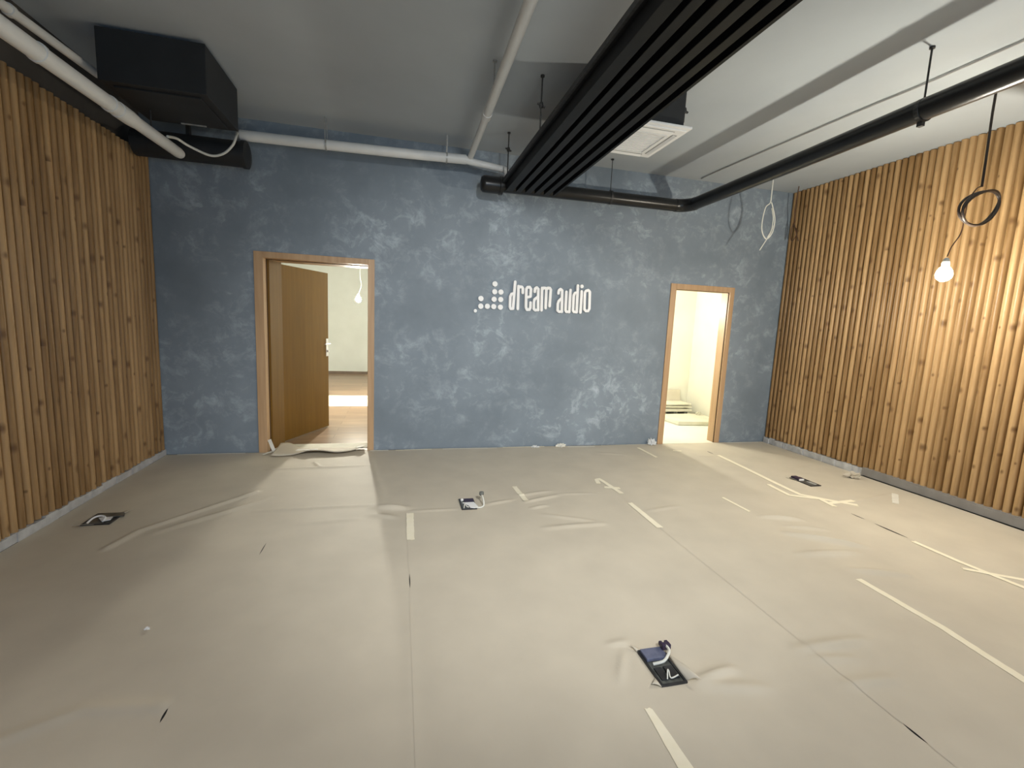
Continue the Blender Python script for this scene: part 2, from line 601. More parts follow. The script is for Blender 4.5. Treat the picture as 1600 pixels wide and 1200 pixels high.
# ---------------------------------------------------------------- batten cladding
def cladding(name, xface, side, zb, zt, label, jag):
    t = thing(name, label, 'wall cladding', (xface, -4.0, 0))
    MB().box(min(xface - side * 0.047, xface - side * 0.06), max(xface - side * 0.047, xface - side * 0.06), -8.05, -0.002, zb, zt - 0.03).build('backing_board', M_slat_back, t)
    mb = MB()
    n = int(8.0 / PITCH)
    for i in range(n):
        yc = -PITCH * (i + 0.5)
        w = PITCH * 0.40
        z0 = zb + random.uniform(-0.006, 0.004)
        z1 = zt + random.uniform(-jag, jag)
        prof = []
        K = 8
        for k in range(K + 1):
            a = math.pi * k / K
            prof.append((xface - side * 0.048 + side * 0.048 * math.sin(a) ** 0.5, yc + w * math.cos(a)))
        vs_ = [(p[0], p[1], z0) for p in prof] + [(p[0], p[1], z1) for p in prof]
        m_ = K + 1
        fs = [(k, k + 1, m_ + k + 1, m_ + k) for k in range(K)]
        fs += [tuple(range(m_ - 1, -1, -1)), tuple(range(m_, 2 * m_))]
        mb.add(vs_, fs)
    mb.build('batten_row', M_slat, t, smooth=True, angle=35)
    return t


cladding('wooden_batten_cladding', XL, 1, 0.06, 2.90, 'round pine batten cladding on the left wall stopping short of the ceiling', 0.006)
cladding('wooden_batten_cladding', XR, -1, 0.085, 3.345, 'round pine batten cladding on the right wall behind the lit bulb', 0.003)


# ---------------------------------------------------------------- doors
def casing(parent, x0, x1, h, wl_, wr_, wt, depth, stop_y):
    """oak architrave on the room face and the jamb lining behind it"""
    a = MB()
    y0, y1 = -0.014, 0.004
    a.box(x0 - wl_, x0, y0, y1, 0, h + wt)
    a.build('architrave', M_casing, parent, bevel=0.003)
    MB().box(x1, x1 + wr_, y0, y1, 0, h + wt).build('architrave', M_casing, parent, bevel=0.003)
    MB().box(x0, x1, y0 - 0.001, y1, h, h + wt).build('architrave', M_casing, parent, bevel=0.003)
    MB().box(x0 - 0.018, x0, 0, depth, 0, h + 0.018).build('jamb', M_casing, parent)
    MB().box(x1, x1 + 0.018, 0, depth, 0, h + 0.018).build('jamb', M_casing, parent)
    MB().box(x0, x1, 0, depth, h, h + 0.018).build('jamb', M_casing, parent)
    s = MB()
    s.box(x0, x0 + 0.006, stop_y, stop_y + 0.012, 0, h)
    s.box(x1 - 0.006, x1, stop_y, stop_y + 0.012, 0, h)
    s.box(x0, x1, stop_y, stop_y + 0.012, h - 0.006, h)
    s.build('door_seal', M_seal, parent)


d1 = thing('door_1', 'open oak door in its frame on the left of the grey-blue wall', 'door', (-1.27, 0, 0), kind='structure')
casing(d1, D1L, D1R, D1H, 0.086, 0.068, 0.062, T1, 0.095)
# lining board of the deep reveal on the hinge side
rb = MB()
rb.prism([(-1.781, 0.115), (-1.757, 0.115), (-1.700, 0.385), (-1.781, 0.385)], 0, D1H)
rb.build('reveal_panel', M_door, d1)
hx, hy = -1.722, 0.395
fx, fy = -1.337, 1.212
dv_ = Vector((fx - hx, fy - hy, 0)).normalized()
nv_ = Vector((dv_.y, -dv_.x, 0))
th = 0.04
lf = MB()
pts = [Vector((hx, hy, 0)), Vector((fx, fy, 0)), Vector((fx, fy, 0)) - nv_ * th, Vector((hx, hy, 0)) - nv_ * th]
lf.prism([(p.x, p.y) for p in pts], 0.010, 2.028)
leaf = lf.build('door_leaf', M_door, d1, bevel=0.002)


def leafpt(s, off, z):
    p = Vector((fx, fy, 0)) - dv_ * s + nv_ * off
    return (p.x, p.y, z)


hp = MB()
hp.bar(leafpt(0.035, 0.004, 0.955), leafpt(0.035, 0.004, 1.185), 0.045, 0.008, up=tuple(nv_))
hpl = hp.build('handle_plate', M_metal, leaf, bevel=0.002)
hd = MB()
hd.tube([leafpt(0.035, 0.0, 1.115), leafpt(0.035, 0.05, 1.115), leafpt(0.05, 0.056, 1.115), leafpt(0.15, 0.056, 1.115)], 0.009, 10)
hd.tube([leafpt(0.035, 0.0, 1.02), leafpt(0.035, 0.03, 1.02)], 0.014, 12)
hd.build('door_handle', M_metal, leaf, smooth=True)
lk = MB().bar(leafpt(-0.0015, -0.02, 0.95), leafpt(-0.0015, -0.02, 1.18), 0.022, 0.003, up=tuple(dv_))
lk.build('lock_strip', M_metal, leaf)

d2 = thing('door_2', 'oak door frame without a leaf on the right, bright room behind', 'door', (3.37, 0, 0), kind='structure')
casing(d2, D2L, D2R, D2H, 0.080, 0.066, 0.068, T2, 0.008)
MB().box(D2L, D2L + 0.006, 0.03, 0.06, 1.78, 1.90).build('hinge', M_rod, d2)

# ================================================================ FLOOR PAPER
SEAMS = [-2.722, -2.19, -1.25, -0.35, 0.60, 1.52, 2.45, 3.365, 4.535]
WR = [
    ([(0.601, -1.551), (0.918, -1.483)], .012, .035), ([(0.619, -1.698), (0.941, -1.594)], .014, .035),
    ([(0.636, -1.835), (0.788, -1.788)], .013, .03), ([(0.703, -1.97), (1.065, -2.139)], .009, .04),
    ([(0.951, -1.565), (1.307, -1.594)], .007, .03), ([(0.63, -2.199), (1.125, -2.182)], .012, .05),
    ([(2.496, -2.255), (2.779, -2.357)], .027, .05), ([(2.449, -2.561), (2.862, -2.826)], .031, .06),
    ([(2.55, -2.45), (2.82, -2.55)], .019, .04),
    ([(2.267, -2.853), (2.717, -2.897)], .020, .06), ([(2.44, -3.08), (2.769, -3.195)], .019, .05),
    ([(1.449, -3.63), (1.854, -3.635)], .015, .05), ([(1.47, -3.698), (1.687, -3.738)], .008, .04),
    ([(0.84, -3.716), (1.047, -3.68)], .022, .04), ([(0.83, -3.74), (1.121, -3.805)], .012, .05),
    ([(1.475, -3.854), (1.745, -3.868)], .011, .05), ([(1.571, -2.026), (1.911, -1.964)], .008, .04),
    ([(-0.332, -1.767), (0.06, -1.771)], .007, .03), ([(0.27, -1.719), (0.521, -1.643)], .010, .035),
    ([(-1.457, -1.614), (-0.579, -1.608)], .010, .04), ([(-1.093, -1.887), (-0.704, -1.856)], .007, .05),
    ([(-1.73, -3.5), (-1.547, -3.404), (-1.284, -3.44)], .010, .05), ([(0.55, -3.444), (0.664, -3.43)], .010, .03),
    ([(-1.25, -0.42), (-1.16, -0.60)], .010, .03), ([(-1.619, -0.621), (-0.718, -0.574)], .011, .05),
    ([(-2.165, -2.08), (-2.10, -1.85), (-1.815, -1.506), (-1.569, -1.208)], .013, .040),
    ([(-2.0, -1.9), (-1.432, -1.365)], .009, .05), ([(-0.36, -1.70), (-0.60, -1.66)], .032, .07),
    ([(-0.45, -1.86), (-0.62, -1.80)], .016, .06), ([(-0.37, -3.1), (-0.36, -3.9)], .005, .06),
    ([(0.60, -3.50), (0.50, -3.66)], .010, .03), ([(3.7, -1.2), (4.3, -1.1)], .008, .05),
    ([(3.68, -2.09), (4.3, -1.97)], .009, .03), ([(-0.7, -0.35), (-0.52, -1.5)], .008, .05),
    ([(1.9, -0.35), (2.2, -0.45)], .008, .05), ([(3.1, -0.6), (3.35, -0.62)], .006, .04),
]
BOXES = [(-2.425, -1.615, .17, .19), (0.135, -1.685, .125, .22), (3.668, -1.555, .13, .26), (0.727, -3.612, .125, .215)]


def paper_h(x, y):
    x = np.asarray(x, float)
    y = np.asarray(y, float)
    h = 0.0012 * (np.sin(2.1 * x + 1.3 * y) + np.sin(3.7 * y - 1.1 * x + 2) + np.sin(5.3 * x + 4.1 * y + 1)) + 0.0036
    for pl, amp, w in WR:
        best = np.zeros_like(x)
        for i in range(len(pl) - 1):
            ax, ay = pl[i]
            bx, by = pl[i + 1]
            dx, dy = bx - ax, by - ay
            L2 = dx * dx + dy * dy
            t = np.clip(((x - ax) * dx + (y - ay) * dy) / L2, 0, 1)
            d2_ = (x - ax - t * dx) ** 2 + (y - ay - t * dy) ** 2
            ends = 1.0 if len(pl) > 2 else (0.35 + 0.65 * np.sin(np.pi * np.clip(t, 0.0, 1)) ** 0.7)
            best = np.maximum(best, amp * ends * np.exp(-d2_ / (w * w * 0.32)))
        h = h + best
    for bx, by, bw, bd in BOXES:   # the paper lies flat round the floor boxes
        k = np.exp(-(((x - bx) / (bw * 0.62)) ** 4 + ((y - by) / (bd * 0.6)) ** 4))
        h = h * (1 - k) + 0.001 * k
    return h


GAPS = {7: [(-0.387, -0.531, .010), (-2.30, -2.441, .010), (-2.499, -2.78, .015)], 3: [(-2.634, -2.845, .004)],
        2: [(-3.445, -3.528, .006), (-2.115, -2.339, .003)], 5: [(-4.05, -4.16, .007)]}
ORD = ['first', 'second', 'third', 'fourth', 'fifth', 'sixth', 'seventh', 'eighth']
for i in range(8):
    xa, xb = SEAMS[i], SEAMS[i + 1]
    nx = max(int((xb - xa) / 0.0135), 10)
    ys = np.concatenate([np.linspace(-0.018, -4.4, 300), np.linspace(-4.45, -8.1, 60)])
    ny = len(ys)
    U = np.linspace(0, 1, nx)
    Yg, Ug = np.meshgrid(ys, U, indexing='ij')
    left = np.full(ny, xa - (0.006 if i else 0))
    right = np.full(ny, xb + (0.006 if i < 7 else 0))
    if i == 7:
        right = np.where(ys < -1.45, 4.522, xb)  # paper stops short; bare dark floor stands in for the skirting's shadow line
    for (g0, g1, w) in GAPS.get(i + 1, []):
        s = np.clip((g0 - ys) / (g0 - g1), 0, 1)
        right -= (0.006 + w) * np.sin(np.pi * s) ** 0.5 * ((ys <= g0) & (ys >= g1))
    for (g0, g1, w) in GAPS.get(i, []):
        s = np.clip((g0 - ys) / (g0 - g1), 0, 1)
        left += 0.008 * np.sin(np.pi * s) ** 0.5 * ((ys <= g0) & (ys >= g1))
    Xg = left[:, None] * (1 - Ug) + right[:, None] * Ug
    Zg = paper_h(Xg, Yg) + (0.0012 if i % 2 else 0.0)
    verts = np.stack([Xg, Yg, Zg], -1).reshape(-1, 3)
    idx = np.arange(ny * nx).reshape(ny, nx)
    faces = np.stack([idx[:-1, :-1], idx[:-1, 1:], idx[1:, 1:], idx[1:, :-1]], -1).reshape(-1, 4)
    keep = np.ones(len(faces), bool)
    me = bpy.data.meshes.new('kraft_paper_strip')
    me.from_pydata(verts.tolist(), [], faces.tolist())
    me.update()
    if me.polygons[0].normal.z < 0:
        me.flip_normals()
    me.materials.append(M_paper)
    me.shade_smooth()
    o = bpy.data.objects.new('kraft_paper_strip', me)
    C.objects.link(o)
    where = {0: 'lying along the left battens', 1: 'just left of the left doorway', 2: 'running out from the left doorway',
             3: 'with the white-lidded floor box', 4: 'with the floor box nearest the camera', 5: 'crossing the middle of the right half',
             6: 'ending at the right doorway', 7: 'lying along the right battens'}[i]
    tag(o, '%s kraft paper floor strip from the left, %s' % (ORD[i], where), 'floor paper', 'kraft paper strips on the floor')


# ---------------------------------------------------------------- tape on the paper
def tape(pts, w, label, mat=M_tape, wob=0.0015, group='masking tape on the floor paper', w2=None):
    pp = [Vector((p[0], p[1], 0)) for p in pts]
    seg = []
    for i in range(len(pp) - 1):
        n = max(2, int((pp[i + 1] - pp[i]).length / 0.03))
        for k in range(n):
            seg.append(pp[i].lerp(pp[i + 1], k / n))
    seg.append(pp[-1])
    L = len(seg)
    grid = []
    for i, p in enumerate(seg):
        d = (seg[min(i + 1, L - 1)] - seg[max(i - 1, 0)]).normalized()
        s = Vector((-d.y, d.x, 0))
        ww = w + ((w2 - w) * i / (L - 1) if w2 else 0)
        row = []
        for j in range(4):
            off = (j / 3 - 0.5) * ww + random.uniform(-wob, wob)
            row.append(p + s * off + d * (random.uniform(-.006, .006) if i in (0, L - 1) else 0))
        grid.append(row)
    xs = np.array([[q.x for q in r] for r in grid])
    ys_ = np.array([[q.y for q in r] for r in grid])
    zs = paper_h(xs, ys_) + 0.0032
    mb = MB()
    nv = L * 4
    top = [(float(xs[i, j]), float(ys_[i, j]), float(zs[i, j])) for i in range(L) for j in range(4)]
    bot = [(a, b, c - 0.0012) for a, b, c in top]
    fs = []
    for i in range(L - 1):
        for j in range(3):
            a = i * 4 + j
            fs.append((a, a + 1, a + 5, a + 4))
            fs.append((nv + a + 4, nv + a + 5, nv + a + 1, nv + a))
        for j in (0, 3):
            a = i * 4 + j
            fs.append((a, a + 4, nv + a + 4, nv + a))
    mb.add(top + bot, fs)
    return tag(mb.build('masking_tape', mat), label, 'tape', group)


TW = 0.038
tape([(-0.33, -1.804), (-0.335, -2.245)], .052, 'short wide cream tape beside the lifted paper corner right of the lit path')
tape([(0.618, -1.333), (0.637, -1.693)], .045, 'short cream tape right of the white-lidded floor box')
tape([(1.445, -1.36), (1.472, -1.25), (1.51, -1.23), (1.551, -1.624)], .042, 'cream tape with a hooked end at the far side of the sign')
tape([(1.458, -1.458), (1.601, -1.501)], .045, 'short cream tape crossing the hooked tape')
tape([(1.517, -1.843), (1.517, -2.316)], .045, 'straight cream tape just nearer than the hooked tape', w2=.05)
tape([(2.525, -0.17), (2.537, -0.585)], .035, 'short cream tape left of the right doorway by the wall')
tape([(2.923, -0.334), (3.008, -0.37)], .03, 'tiny tape scrap in front of the right doorway')
tape([(3.381, -0.582), (3.338, -1.162), (3.312, -1.487), (3.293, -1.857), (3.468, -2.037), (3.616, -2.162)], .05,
     'long bending cream tape passing left of the right floor box')
tape([(3.198, -1.568), (3.167, -1.857), (3.391, -1.981), (3.361, -2.157)], .045, 'zigzag cream tape left of the long bending tape')
tape([(3.37, -2.085), (3.681, -2.065)], .045, 'short cream tape across the end of the zigzag tape')
tape([(2.456, -1.831), (2.471, -2.148)], .028, 'thin short cream tape left of the zigzag tape')
tape([(3.336, -2.819), (3.34, -3.118), (3.376, -3.434), (3.39, -3.75)], .04, 'long cream tape at the right edge beyond the dark paper slit')
tape([(3.25, -3.19), (3.5, -3.368), (3.7, -3.51)], .035, 'cream tape crossing the long tape at the right edge')
tape([(2.377, -3.175), (2.379, -3.63), (2.327, -3.993), (2.30, -4.4)], .042, 'longest straight tape running diagonally to the right edge', w2=.05)
tape([(0.549, -3.81), (0.549, -4.30)], .03, 'cream tape at the bottom edge below the nearest floor box', w2=.075)
tape([(4.30, -1.98), (4.03, -2.185)], .05, 'wide white tape near the right skirting', M_tape_white)
tape([(-0.73, -0.035), (-0.53, -0.035)], .03, 'pale tape along the wall base right of the left door', M_tape_white)
tape([(-0.45, -0.04), (-0.05, -0.04)], .022, 'dull tape along the wall base left of the middle', M_tape)
tape([(0.08, -0.045), (0.72, -0.045)], .022, 'pale tape along the wall base below the dotted logo', M_tape_white)
tape([(0.80, -0.03), (1.32, -0.03)], .02, 'cream tape along the wall base below the sign letters', M_tape)
tape([(1.62, -0.06), (1.98, -0.065)], .03, 'white tape along the wall base beside the crumpled film', M_tape_white)
tape([(-2.62, -0.03), (-2.0, -0.03)], .02, 'thin pale tape at the wall base left of the left door', M_tape_white)
tape([(3.95, -0.04), (4.45, -0.04)], .02, 'thin pale tape at the wall base right of the right door', M_tape_white)


def crumple(name, c, sx, sy, sz, mat, label, cat, seed, n=9):
    rnd = random.Random(seed)
    bm = bmesh.new()
    bmesh.ops.create_icosphere(bm, subdivisions=3, radius=1.0)
    for v in bm.verts:
        k = 0.75 + 0.45 * math.sin(7 * v.co.x + seed) * math.sin(6 * v.co.y + 2 * seed) + rnd.uniform(-.2, .2)
        v.co = Vector((v.co.x * sx * k, v.co.y * sy * k, max(v.co.z, -0.15) * sz * k))
    zmin = min(v.co.z for v in bm.verts)
    for v in bm.verts:
        v.co += Vector((c[0], c[1], c[2] - zmin))
    me = bpy.data.meshes.new(name)
    bm.to_mesh(me)
    bm.free()
    me.materials.append(mat)
    o = bpy.data.objects.new(name, me)
    C.objects.link(o)
    return tag(o, label, cat)


crumple('crumpled_plastic_film', (2.78, -0.055, 0.006), .06, .035, .075, M_film, 'crumpled clear plastic at the wall base left of the right door', 'plastic', 3)
crumple('crumpled_plastic_film', (1.53, -0.06, 0.006), .06, .03, .04, M_tape_white, 'small white crumple of tape on the wall base under the sign', 'tape', 5)
crumple('crumpled_plastic_film', (1.20, -0.05, 0.006), .05, .02, .022, M_film, 'flat shred of clear film left of the white crumple at the wall base', 'plastic', 8)
crumple('paper_scrap', (4.36, -1.50, 0.006), .11, .07, .05, M_paper, 'crumpled brown paper scrap against the right skirting', 'paper', 11)
crumple('plaster_crumb', (-1.55, -2.95, 0.006), .012, .012, .008, M_sign, 'tiny white crumb on the paper in the left foreground', 'debris', 2)

# ---- curled paper lying on the left threshold
ts = thing('curled_paper_sheet', 'curled loose paper sheet lying across the left doorway threshold', 'paper', (-1.2, -0.1, 0))
fr = [(-1.70, -.215, .03), (-1.60, -.20, .02), (-1.48, -.185, .028), (-1.36, -.165, .055), (-1.22, -.175, .06), (-1.08, -.195, .045), (-0.95, -.165, .045), (-0.86, -.115, .055), (-0.79, -.05, .06)]
bk = [(-1.69, .14, .055), (-1.60, .16, .05), (-1.48, .10, .012), (-1.36, .07, .012), (-1.22, .07, .01), (-1.08, .07, .01), (-0.95, .07, .01), (-0.86, .08, .012), (-0.80, .09, .02)]
f2, b2 = spline(fr, 4), spline(bk, 4)
mb = MB()
vs_, fs = [], []
NR = 10
for j in range(NR):
    t = j / (NR - 1)
    for p, q in zip(f2, b2):
        r = p.lerp(q, t)
        z = p.z * (1 - t) ** 1.6 + q.z * t ** 1.2 + 0.008
        if j == 0:
            z -= 0.012
        vs_.append((r.x, r.y, max(z, 0.009)))
W_ = len(f2)
for j in range(NR - 1):
    for i in range(W_ - 1):
        fs.append((j * W_ + i, j * W_ + i + 1, (j + 1) * W_ + i + 1, (j + 1) * W_ + i))
mb.add(vs_, fs)
sh = mb.build('sheet', M_paper, ts, smooth=True)
so = sh.modifiers.new('thickness', 'SOLIDIFY')
so.thickness = 0.002
tp = MB().bar((-1.47, -.13, .058), (-1.33, -.175, .070), .05, .004)
tp.bar((-1.34, -.16, .068), (-1.26, -.13, .060), .03, .004)
tp.build('tape_piece', M_tape_white, ts)
MB().bar((-0.86, -.13, .072), (-0.80, -.02, .060), .045, .004).build('tape_piece', M_tape_white, ts)
t_ = MB().bar((-1.762, -.018, .145), (-1.71, -.055, .03), .035, .003, up=(0, -1, 0.2))
t_.bar((-1.71, -.055, .03), (-1.77, -.10, .022), .035, .003)
t_.bar((-1.77, -.10, .022), (-1.80, -.13, .012), .03, .003)
tag(t_.build('masking_tape', M_tape_white), 'white tape strip dangling from the left door frame onto the floor', 'tape')


# ---------------------------------------------------------------- floor boxes
def ring(mb, x0, x1, y0, y1, w, z0, z1):
    mb.box(x0, x1, y0, y0 + w, z0, z1)
    mb.box(x0, x1, y1 - w, y1, z0, z1)
    mb.box(x0, x0 + w, y0 + w, y1 - w, z0, z1)
    mb.box(x1 - w, x1, y0 + w, y1 - w, z0, z1)


def flap(parent, base_a, base_b, tip, lift):
    a, b, c = Vector(base_a), Vector(base_b), Vector(tip)
    m_ = MB()
    vs2, fs2 = [], []
    N = 6
    for i in range(N + 1):
        t = i / N
        p, q = a.lerp(c, t), b.lerp(c, t)
        z = 0.008 + lift * math.sin(t * math.pi * 0.62)
        vs2 += [(p.x, p.y, z), (q.x, q.y, z)]
    for i in range(N):
        fs2.append((2 * i, 2 * i + 1, 2 * i + 3, 2 * i + 2))
    m_.add(vs2, fs2)
    f_ = m_.build('paper_flap', M_paper, parent, smooth=True)
    s_ = f_.modifiers.new('thickness', 'SOLIDIFY')
    s_.thickness = 0.0015
    return f_


def floor_box(i, label):
    bx, by, w, d = BOXES[i]
    t = thing('floor_socket_box', label, 'floor box', (bx, by, 0), 'floor socket boxes in the paper')
    x0, x1, y0, y1 = bx - w / 2, bx + w / 2, by - d / 2, by + d / 2
    f_ = MB()
    ring(f_, x0, x1, y0, y1, 0.010, 0.002, 0.011)
    f_.build('frame', M_box_plastic, t, bevel=0.001)
    MB().box(x0 + .008, x1 - .008, y0 + .008, y1 - .008, 0.002, 0.0055).build('tray', M_box_plate, t)
    return t, x0, x1, y0, y1


def wire_loop(parent, pts, r, mat, name='cable'):
    return MB().tube(spline(pts, 8), r, 8).build(name, mat, parent, smooth=True)


# nearest box: blue-grey lid at the back, white cable with a violet plug
t, x0, x1, y0, y1 = floor_box(3, 'nearest open floor box with blue-grey lid and white cable, bottom centre')
MB().box(x0 + .012, x1 - .006, y1 - .075, y1 - .008, 0.006, 0.022).build('lid', M_box_blue, t, bevel=0.003)
sk = MB()
sk.box(x0 + .02, x0 + .055, y0 + .03, y0 + .10, 0.005, 0.011)
sk.box(x0 + .065, x1 - .018, y0 + .03, y0 + .10, 0.005, 0.014)
sk.build('socket_insert', M_box_plastic, t, bevel=0.002)
wire_loop(t, [(0.695, -3.60, .012), (0.738, -3.612, .030), (0.776, -3.588, .040), (0.795, -3.562, .040), (0.797, -3.536, .040)], .0065, M_cable_white)
wire_loop(t, [(x0 + .045, y0 + .03, .010), (x0 + .06, y0 + .055, .03), (x0 + .07, y0 + .06, .02), (x0 + .062, y0 + .03, .014), (x0 + .10, y0 + .035, .018)], .003, M_cable_white)
pg = MB().box(0.776, 0.820, -3.542, -3.518, .022, .046)
pg.box(0.776, 0.791, -3.518, -3.504, .026, .044).box(0.805, 0.820, -3.518, -3.504, .026, .044)
pg.build('plug', M_connector, t, bevel=0.002)
flap(t, (x1 + .0, y0 + .01, 0), (x1 + .004, y1 - .03, 0), (x1 + .045, y0 - .025, 0), .030)
flap(t, (x0, y1 - .01, 0), (x0 + .03, y1, 0), (x0 - .02, y1 + .03, 0), .012)
flap(t, (x0, y0 + .05, 0), (x0, y0 + .0, 0), (x0 - .04, y0 + .01, 0), .012)
# box below the sign: white lid
t, x0, x1, y0, y1 = floor_box(1, 'floor box with white lid and dark back on the lit side of the seam')
MB().box(x0 + .04, x1 - .004, y1 - .095, y1 - .012, 0.006, 0.016).build('socket_insert', M_connector, t, bevel=0.002)
MB().prism([(x0 + .02, y1 - .10), (x1 - .01, y1 - .10), (x1 + .01, y0 + .03), (x1 - .02, y0 + .005), (x1 - .055, y0 + .02), (x0 + .06, y0 + .06)], .012, .018).build('lid', M_sign, t)
wire_loop(t, [(x0 + .02, y0 + .02, .012), (x0 + .03, y0 + .05, .03), (x0 + .045, y0 + .02, .022), (x0 + .06, y0 + .03, .014)], .004, M_cable_white)
MB().lathe((x0 + .025, y1 - .04, .008), [(.012, 0), (.014, .012), (.006, .018)], 12).build('knob', M_sign, t, smooth=True)
wire_loop(t, [(x1 - .02, y0 + .015, .016), (x1 + .03, y0 + .012, .014), (x1 + .055, y0 + .02, .03), (x1 + .055, y0 + .06, .07), (x1 + .05, y0 + .10, .085)], .006, M_cable_white)
MB().lathe((x1 + .05, y0 + .11, .075), [(.012, 0), (.02, .012), (.018, .03), (.006, .034)], 12).build('plug', M_cable_grey, t, smooth=True)
# left box near the battens
t, x0, x1, y0, y1 = floor_box(0, 'black floor box with white cables in the shade near the left battens')
MB().prism([(x0 + .02, y1 - .04), (x1 + .01, y1 - .02), (x1 + .035, y1 - .085), (x0 + .06, y1 - .10)], .014, .02).build('lid', M_box_plate, t)
MB().prism([(x0 + .06, y0 + .09), (x1 - .03, y0 + .10), (x1 - .02, y0 + .05), (x1 - .06, y0 + .03)], .013, .019).build('socket_insert', M_sign, t)
wire_loop(t, [(x0 + .03, y0 + .02, .010), (x0 + .045, y0 + .06, .03), (x0 + .075, y0 + .085, .034), (x0 + .11, y0 + .07, .028), (x0 + .115, y0 + .03, .014)], .006, M_sign)
flap(t, (x0, y0 + .01, 0), (x0 + .08, y0, 0), (x0 - .03, y0 - .03, 0), .012)
flap(t, (x1, y1 - .06, 0), (x1 - .03, y1, 0), (x1 + .05, y1 - .01, 0), .02)
# right box
t, x0, x1, y0, y1 = floor_box(2, 'black floor box near the right battens beside the long bending tape')
MB().prism([(x0 + .005, y1 - .01), (x0 + .07, y1 - .01), (x0 + .06, y1 - .10), (x0 + .01, y1 - .11)], .012, .03).build('lid', M_connector, t)
MB().box(x0 + .005, x0 + .06, y1 - .12, y1 - .11, .012, .03).build('lid_edge', M_sign, t)
MB().prism([(x0 + .06, y0 + .11), (x1 - .02, y0 + .12), (x1 - .02, y0 + .03), (x0 + .075, y0 + .02)], .006, .012).build('socket_insert', M_ac_slot, t)
flap(t, (x0, y1 - .10, 0), (x0, y1 - .01, 0), (x0 - .06, y1 - .0, 0), .02)

# ================================================================ SIGN
sg = thing('wall_sign', 'white raised lettering dream audio with dot logo on the grey-blue wall', 'sign', (1.1, -0.01, 1.78))
LETTERS = {
    'letter_d': [[(0.862, 1.968), (0.857, 1.86), (0.849, 1.661)], [(0.853, 1.837), (0.825, 1.828), (0.811, 1.797), (0.813, 1.679), (0.822, 1.659), (0.849, 1.663)]],
    'letter_r': [[(0.903, 1.921), (0.907, 1.662)], [(0.903, 1.895), (0.922, 1.917), (0.945, 1.914), (0.957, 1.898), (0.958, 1.849)]],
    'letter_e': [[(1.01, 1.8), (1.052, 1.811), (1.054, 1.897), (1.037, 1.919), (1.011, 1.916), (0.999, 1.894), (1.004, 1.686), (1.019, 1.658), (1.047, 1.66), (1.058, 1.684), (1.057, 1.742)]],
    'letter_a': [[(1.102, 1.869), (1.104, 1.904), (1.124, 1.919), (1.144, 1.902), (1.154, 1.661)], [(1.143, 1.814), (1.104, 1.781), (1.098, 1.747), (1.101, 1.671), (1.12, 1.657), (1.153, 1.665)]],
    'letter_m': [[(1.189, 1.918), (1.196, 1.661)], [(1.191, 1.899), (1.207, 1.92), (1.231, 1.919), (1.242, 1.902), (1.245, 1.688)], [(1.242, 1.902), (1.26, 1.923), (1.284, 1.922), (1.297, 1.905), (1.293, 1.713)]],
    'letter_a_second': [[(1.395, 1.868), (1.399, 1.904), (1.418, 1.919), (1.44, 1.902), (1.45, 1.655)], [(1.438, 1.815), (1.402, 1.777), (1.394, 1.743), (1.396, 1.668), (1.416, 1.654), (1.449, 1.66)]],
    'letter_u': [[(1.493, 1.892), (1.495, 1.678), (1.507, 1.657), (1.541, 1.662)], [(1.543, 1.915), (1.544, 1.658)]],
    'letter_d_second': [[(1.633, 1.973), (1.638, 1.66)], [(1.628, 1.889), (1.602, 1.885), (1.588, 1.856), (1.59, 1.68), (1.604, 1.661), (1.638, 1.664)]],
    'letter_i': [[(1.687, 1.908), (1.687, 1.659)]],
    'letter_o': [[(1.739, 1.918), (1.77, 1.927), (1.791, 1.908), (1.798, 1.707), (1.783, 1.681), (1.755, 1.679), (1.736, 1.699), (1.728, 1.897), (1.739, 1.918)]],
}


def disc(mb, x, z, r, y0, y1, n=14):
    vs2 = [(x + r * math.cos(2 * math.pi * k / n), y, z + r * math.sin(2 * math.pi * k / n)) for y in (y0, y1) for k in range(n)]
    fs2 = [tuple(range(n)), tuple(range(2 * n - 1, n - 1, -1))]
    for k in range(n):
        fs2.append((k, n + k, n + (k + 1) % n, (k + 1) % n))
    mb.add(vs2, fs2)


SY0, SY1, SR = -0.030, -0.006, 0.0158
for nm, strokes in LETTERS.items():
    mb = MB()
    lay = 0
    for s in strokes:
        for k, (x, z) in enumerate(s):
            lay += 1
            disc(mb, x, z, SR, SY0 - 0.00035 * (lay % 9), SY1 + 0.0001 * (lay % 9))
            if k:
                lay += 1
                ya, yb = SY0 - 0.00035 * (lay % 9), SY1 + 0.0001 * (lay % 9)
                xa, za = s[k - 1]
                d = Vector((x - xa, z - za)).normalized()
                nx_, nz_ = -d.y * SR, d.x * SR
                q = [(xa + nx_, za + nz_), (x + nx_, z + nz_), (x - nx_, z - nz_), (xa - nx_, za - nz_)]
                mb.add([(a, ya, b) for a, b in q] + [(a, yb, b) for a, b in q],
                       [(0, 1, 2, 3), (7, 6, 5, 4), (0, 4, 5, 1), (1, 5, 6, 2), (2, 6, 7, 3), (3, 7, 4, 0)])
    if nm == 'letter_i':
        disc(mb, 1.686, 1.967, 0.022, SY0, SY1, 20)
    mb.build('sign_letter', M_sign, sg)
for (x, z), r in zip([(0.626, 1.929), (0.626, 1.841), (0.699, 1.842), (0.622, 1.756), (0.7, 1.758), (0.469, 1.756), (0.471, 1.67), (0.547, 1.673), (0.621, 1.673), (0.7, 1.671), (0.41, 1.615)], [0.030] * 10 + [0.019]):
    mb = MB()
    disc(mb, x, z, r, SY0, SY1, 28)
    mb.build('logo_dot', M_sign, sg)

